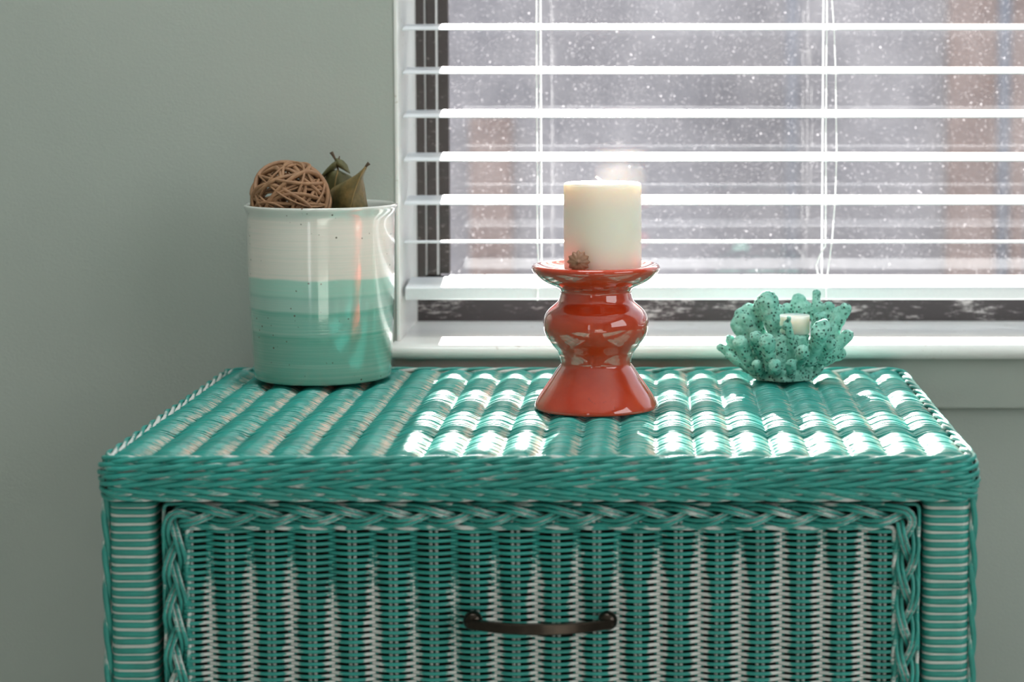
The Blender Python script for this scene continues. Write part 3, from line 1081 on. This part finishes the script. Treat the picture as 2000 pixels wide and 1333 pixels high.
# curled torn tip: two narrow flaps
for pts in ([((656, 311), (659, 309)), ((655, 322), (670, 314)), ((664, 328), (678, 322)), ((673, 333), (681, 331)), ((682, 338), (684, 339))],
            [((658, 313), (660, 318)), ((648, 320), (660, 325)), ((638, 330), (655, 330)), ((630, 340), (640, 338)), ((625, 350), (630, 350))]):
    V = []
    for q, (a_, b_) in enumerate(pts):
        pa, pb = np.array(at(*a_, 1.900)), np.array(at(*b_, 1.903))
        for j in range(4):
            p = pa + (pb - pa) * j / 3
            p[1] -= 0.003 * math.sin(PI * j / 3)
            V.append(p)
    m = Mesh(); m.add(V, [(q * 4 + j, (q + 1) * 4 + j, (q + 1) * 4 + j + 1, q * 4 + j + 1) for q in range(4) for j in range(3)])
    b = m.build('curled_tip', M['leaf_dark'], l1)
    so = b.modifiers.new('thickness', 'SOLIDIFY'); so.thickness = 0.0006; so.offset = 0

# ------------------------------------------------------------------ candle holder, candle, shell
HX, HY = at(1164, 700, 1.714)[0], 1.714
zc_ = TOP + 0.0006
def hz_(y): return at(1164, y, 1.714)[2]
pm = 4000 / 1.714
RIMZ = ZC - 0.1606
hold = thing('candle_holder', (HX, HY, TOP), 'glossy orange red ceramic candle stand with a dished top, in the middle of the dresser', 'candle holder')
side = [(124.5, 517.5), (126.5, 521), (126, 526), (121.5, 533), (113, 542), (103, 549), (91, 555), (79, 560), (72, 564), (69.5, 568), (69.5, 572), (71, 577), (72, 583), (75, 590), (86, 598), (95, 606), (101, 615), (104, 626), (104, 636),
        (101.5, 648), (96, 660), (88, 671), (80, 680), (74.5, 688), (71.5, 696), (69.5, 706), (69.5, 711), (74, 716), (81, 726), (89, 738), (97, 749), (105, 760), (113, 772), (119.5, 783), (122.5, 791), (121, 796)]
sp_ = [(r / pm, hz_(y)) for r, y in side]
top_p = [(0.001, RIMZ - 0.0062), (0.030, RIMZ - 0.0062), (0.038, RIMZ - 0.0052), (0.046, RIMZ - 0.0025), (0.0505, RIMZ - 0.0002)]
m = Mesh(); m.lathe(top_p + sp_ + [(119 / pm, zc_ + 0.0012), (113 / pm, zc_), (0.045, zc_), (0.001, zc_ + 0.0005)], HX, HY, 96, wob=0.003)
for q in range(len(m.f)):
    m.f[q] = tuple(reversed(m.f[q]))
m.build('body', M['orange'], hold, subdiv=1)

CXc, CYc, CR = at(1177, 450, 1.709)[0], 1.709, 0.0325
cz0, cz1 = RIMZ - 0.0056, at(1177, 356.5, 1.709)[2]
cd = thing('pillar_candle', (CXc, CYc, cz0), 'thick ivory pillar candle standing on the orange red stand', 'candle')
prof = [(0.0004, cz1 - 0.0020), (0.012, cz1 - 0.0014), (0.024, cz1 - 0.0006), (CR - 0.0022, cz1), (CR - 0.0006, cz1 - 0.0006), (CR, cz1 - 0.0025), (CR, cz1 - 0.02), (CR, (cz0 + cz1) / 2), (CR, cz0 + 0.004), (CR - 0.0006, cz0 + 0.0006), (CR - 0.002, cz0), (0.0004, cz0)]
m = Mesh(); m.lathe(prof, CXc, CYc, 72)
for q in range(len(m.f)):
    m.f[q] = tuple(reversed(m.f[q]))
m.build('wax', M['wax'], cd)
wk = [at(*q, CYc - 0.002) for q in ((1179, 358), (1175, 353), (1169, 348.5), (1163, 344.5))]
m = Mesh(); m.tube(wk, [0.0012, 0.0013, 0.0012, 0.0010], up=(0, 1, 0), sides=7); m.build('wick', M['wick'], cd)

sxp = at(1130, 505, 1.6725)
shz = RIMZ - 0.0036
V, F_ = [], []
seg, ring = 48, 9
for i in range(ring):
    a = i / (ring - 1) * PI * 0.96 + 0.03
    for j in range(seg):
        b = j * 2 * PI / seg
        rr = 0.0088 * math.sin(a) * (1 + 0.10 * math.cos(12 * b) * math.sin(a))
        V.append((sxp[0] + rr * math.cos(b), 1.6725 - 0.0058 * math.cos(a), shz + 0.0085 + rr * math.sin(b)))
for i in range(ring - 1):
    for j in range(seg):
        k2 = (j + 1) % seg
        F_.append((i * seg + j, (i + 1) * seg + j, (i + 1) * seg + k2, i * seg + k2))
F_ += [tuple(reversed(range(seg))), tuple(range((ring - 1) * seg, ring * seg))]
m = Mesh(); m.add(V, F_)
tag(m.build('seashell', M['shell'], None), 'small brown ribbed shell leaning against the candle foot', 'shell')

# ------------------------------------------------------------------ coral tealight holder
KX, KY = at(1530, 660, 1.880)[0], 1.880
ks = 1.880 / 4000
coral = thing('coral_candle_holder', (KX, KY, TOP), 'mint green coral shaped tealight holder with pitted knobs, near the dresser right corner', 'candle holder')
import bmesh
bm = bmesh.new()
def blob(c, r, sz=1.0):
    ret = bmesh.ops.create_icosphere(bm, subdivisions=2, radius=r)
    for v_ in ret['verts']:
        v_.co = Vector((v_.co.x, v_.co.y, v_.co.z * sz)) + Vector(c)
def finger(p0, p1, r0, r1, steps=None):
    p0, p1 = Vector(p0), Vector(p1)
    L = (p1 - p0).length
    steps = steps or max(3, int(L / (min(r0, r1) * 0.55)))
    for i in range(steps + 1):
        t = i / steps
        p = p0.lerp(p1, t)
        rr = r0 + (r1 - r0) * t
        rr *= 1 + 0.10 * mnoise.noise(p * 140)
        blob(p, rr)
# solid foot and bowl
def ring_solid(rings_, seg):
    prev = None
    first = None
    for r, z, rot in rings_:
        vs_ = [bm.verts.new((KX + r * math.cos(rot + j * 2 * PI / seg), KY + r * math.sin(rot + j * 2 * PI / seg), z)) for j in range(seg)]
        if prev:
            for j in range(seg):
                bm.faces.new((prev[j], prev[(j + 1) % seg], vs_[(j + 1) % seg], vs_[j]))
        else:
            first = vs_
        prev = vs_
    bm.faces.new(list(reversed(first))); bm.faces.new(prev)
rot0 = -PI / 2
ring_solid([(0.0322, TOP + 0.0006, rot0), (0.0318, TOP + 0.005, rot0), (0.0285, TOP + 0.016, rot0), (0.0265, TOP + 0.030, rot0), (0.0245, TOP + 0.040, rot0), (0.016, TOP + 0.043, rot0)], 7)
FG = [  # tip px, tip depth, root px, root depth, tip radius px, root radius px
    ((1499, 590), -0.012, (1513, 655), -0.014, 23, 20), ((1489, 596), -0.008, (1508, 640), -0.008, 17, 17),
    ((1452, 622), -0.004, (1492, 680), 0.0, 22, 20), ((1462, 612), 0.000, (1490, 660), 0.0, 20, 18), ((1440, 634), -0.006, (1470, 690), 0.0, 14, 16),
    ((1446, 670), -0.022, (1472, 726), -0.020, 15, 17), ((1426, 664), 0.004, (1470, 715), 0.0, 10, 14),
    ((1408, 678), 0.000, (1452, 712), 0.0, 9, 11), ((1424, 696), -0.006, (1470, 728), -0.006, 8, 12),
    ((1498, 668), -0.036, (1508, 722), -0.028, 16, 17), ((1513, 714), -0.040, (1516, 730), -0.028, 13, 14),
    ((1476, 660), -0.018, (1490, 700), -0.012, 14, 14), ((1538, 636), -0.020, (1556, 700), -0.024, 9, 12), ((1541, 622), -0.022, (1532, 640), -0.018, 5, 8),
    ((1568, 688), -0.036, (1560, 715), -0.022, 14, 14), ((1607, 640), -0.030, (1582, 706), -0.024, 17, 19), ((1600, 650), -0.032, (1590, 690), -0.026, 18, 18),
    ((1597, 620), -0.014, (1590, 655), -0.010, 11, 11), ((1607, 617), -0.012, (1612, 650), -0.004, 9, 11),
    ((1651, 604), 0.004, (1618, 668), 0.0, 13, 17), ((1638, 612), 0.010, (1612, 670), 0.004, 15, 16), ((1618, 602), 0.016, (1612, 660), 0.008, 13, 15),
    ((1655, 656), -0.004, (1610, 705), -0.004, 13, 17), ((1640, 665), 0.008, (1600, 700), 0.004, 13, 16), ((1622, 672), -0.024, (1596, 715), -0.018, 12, 14),
    ((1560, 590), 0.030, (1556, 650), 0.022, 17, 18), ((1572, 600), 0.028, (1566, 650), 0.022, 13, 16), ((1595, 573), 0.026, (1590, 640), 0.020, 9, 13),
    ((1537, 604), 0.030, (1538, 655), 0.022, 13, 16), ((1520, 606), 0.022, (1520, 660), 0.016, 13, 16), ((1602, 600), 0.022, (1596, 650), 0.016, 12, 15),
    ((1645, 690), 0.006, (1600, 715), 0.0, 10, 13), ((1470, 640), 0.016, (1490, 690), 0.010, 14, 16), ((1545, 712), -0.034, (1545, 735), -0.026, 12, 14),
    ((1478, 712), -0.028, (1490, 735), -0.022, 10, 13), ((1600, 718), -0.014, (1580, 735), -0.012, 11, 14),
]
for tp, td, rp, rd, tr_, rr_ in FG:
    td = td - 0.009 if td < -0.015 else td
    finger(at(rp[0], rp[1], KY + rd), at(tp[0], tp[1], KY + td), max(7, rr_ * 0.62) * ks, tr_ * ks * 1.0)
me = bpy.data.meshes.new('coral_raw')
bm.to_mesh(me); bm.free()
tmp = bpy.data.objects.new('coral_raw', me); C.objects.link(tmp)
rm = tmp.modifiers.new('remesh', 'REMESH'); rm.mode = 'VOXEL'; rm.voxel_size = 0.0012
sm_ = tmp.modifiers.new('smooth', 'SMOOTH'); sm_.factor = 0.5; sm_.iterations = 1
dg = bpy.context.evaluated_depsgraph_get()
ev = tmp.evaluated_get(dg)
cm = bpy.data.meshes.new_from_object(ev)
C.objects.unlink(tmp); bpy.data.objects.remove(tmp)
V = np.zeros(len(cm.vertices) * 3, np.float32); cm.vertices.foreach_get('co', V); V = V.reshape(-1, 3)
cm.calc_loop_triangles()
Nn = np.zeros(len(cm.vertices) * 3, np.float32); cm.vertex_normals.foreach_get('vector', Nn); Nn = Nn.reshape(-1, 3)
dsp = np.array([0.0011 * mnoise.noise(Vector(p) * 170) + 0.0006 * mnoise.noise(Vector(p) * 420) for p in V.tolist()])
low = np.clip((V[:, 2] - TOP) / 0.006, 0, 1)
V2 = V + Nn * (dsp * low)[:, None]
V2[:, 2] = np.maximum(V2[:, 2], TOP + 0.0005)
cm.vertices.foreach_set('co', V2.astype(np.float32).reshape(-1))
cm.materials.clear(); cm.materials.append(M['coral'])
cm.polygons.foreach_set('use_smooth', [True] * len(cm.polygons)); cm.update()
cm.name = 'coral'
co_ = bpy.data.objects.new('coral', cm); C.objects.link(co_); co_.parent = coral; co_.matrix_parent_inverse = world_of(coral).inverted()

tx, ty = at(1552, 625, 1.880)[0], 1.880
tz1 = at(1552, 615, 1.880)[2]
tl_ = thing('tealight', (tx, ty, tz1 - 0.018), 'white tealight candle sitting among the mint coral knobs', 'candle')
m = Mesh(); m.lathe([(0.0004, tz1 - 0.0018), (0.0125, tz1 - 0.0018), (0.0138, tz1 - 0.0004), (0.0140, tz1 - 0.0008), (0.0140, tz1 - 0.016), (0.0132, tz1 - 0.0175), (0.0004, tz1 - 0.0175)], tx, ty, 40)
for q in range(len(m.f)):
    m.f[q] = tuple(reversed(m.f[q]))
o = m.build('wax', M['wax'], tl_)
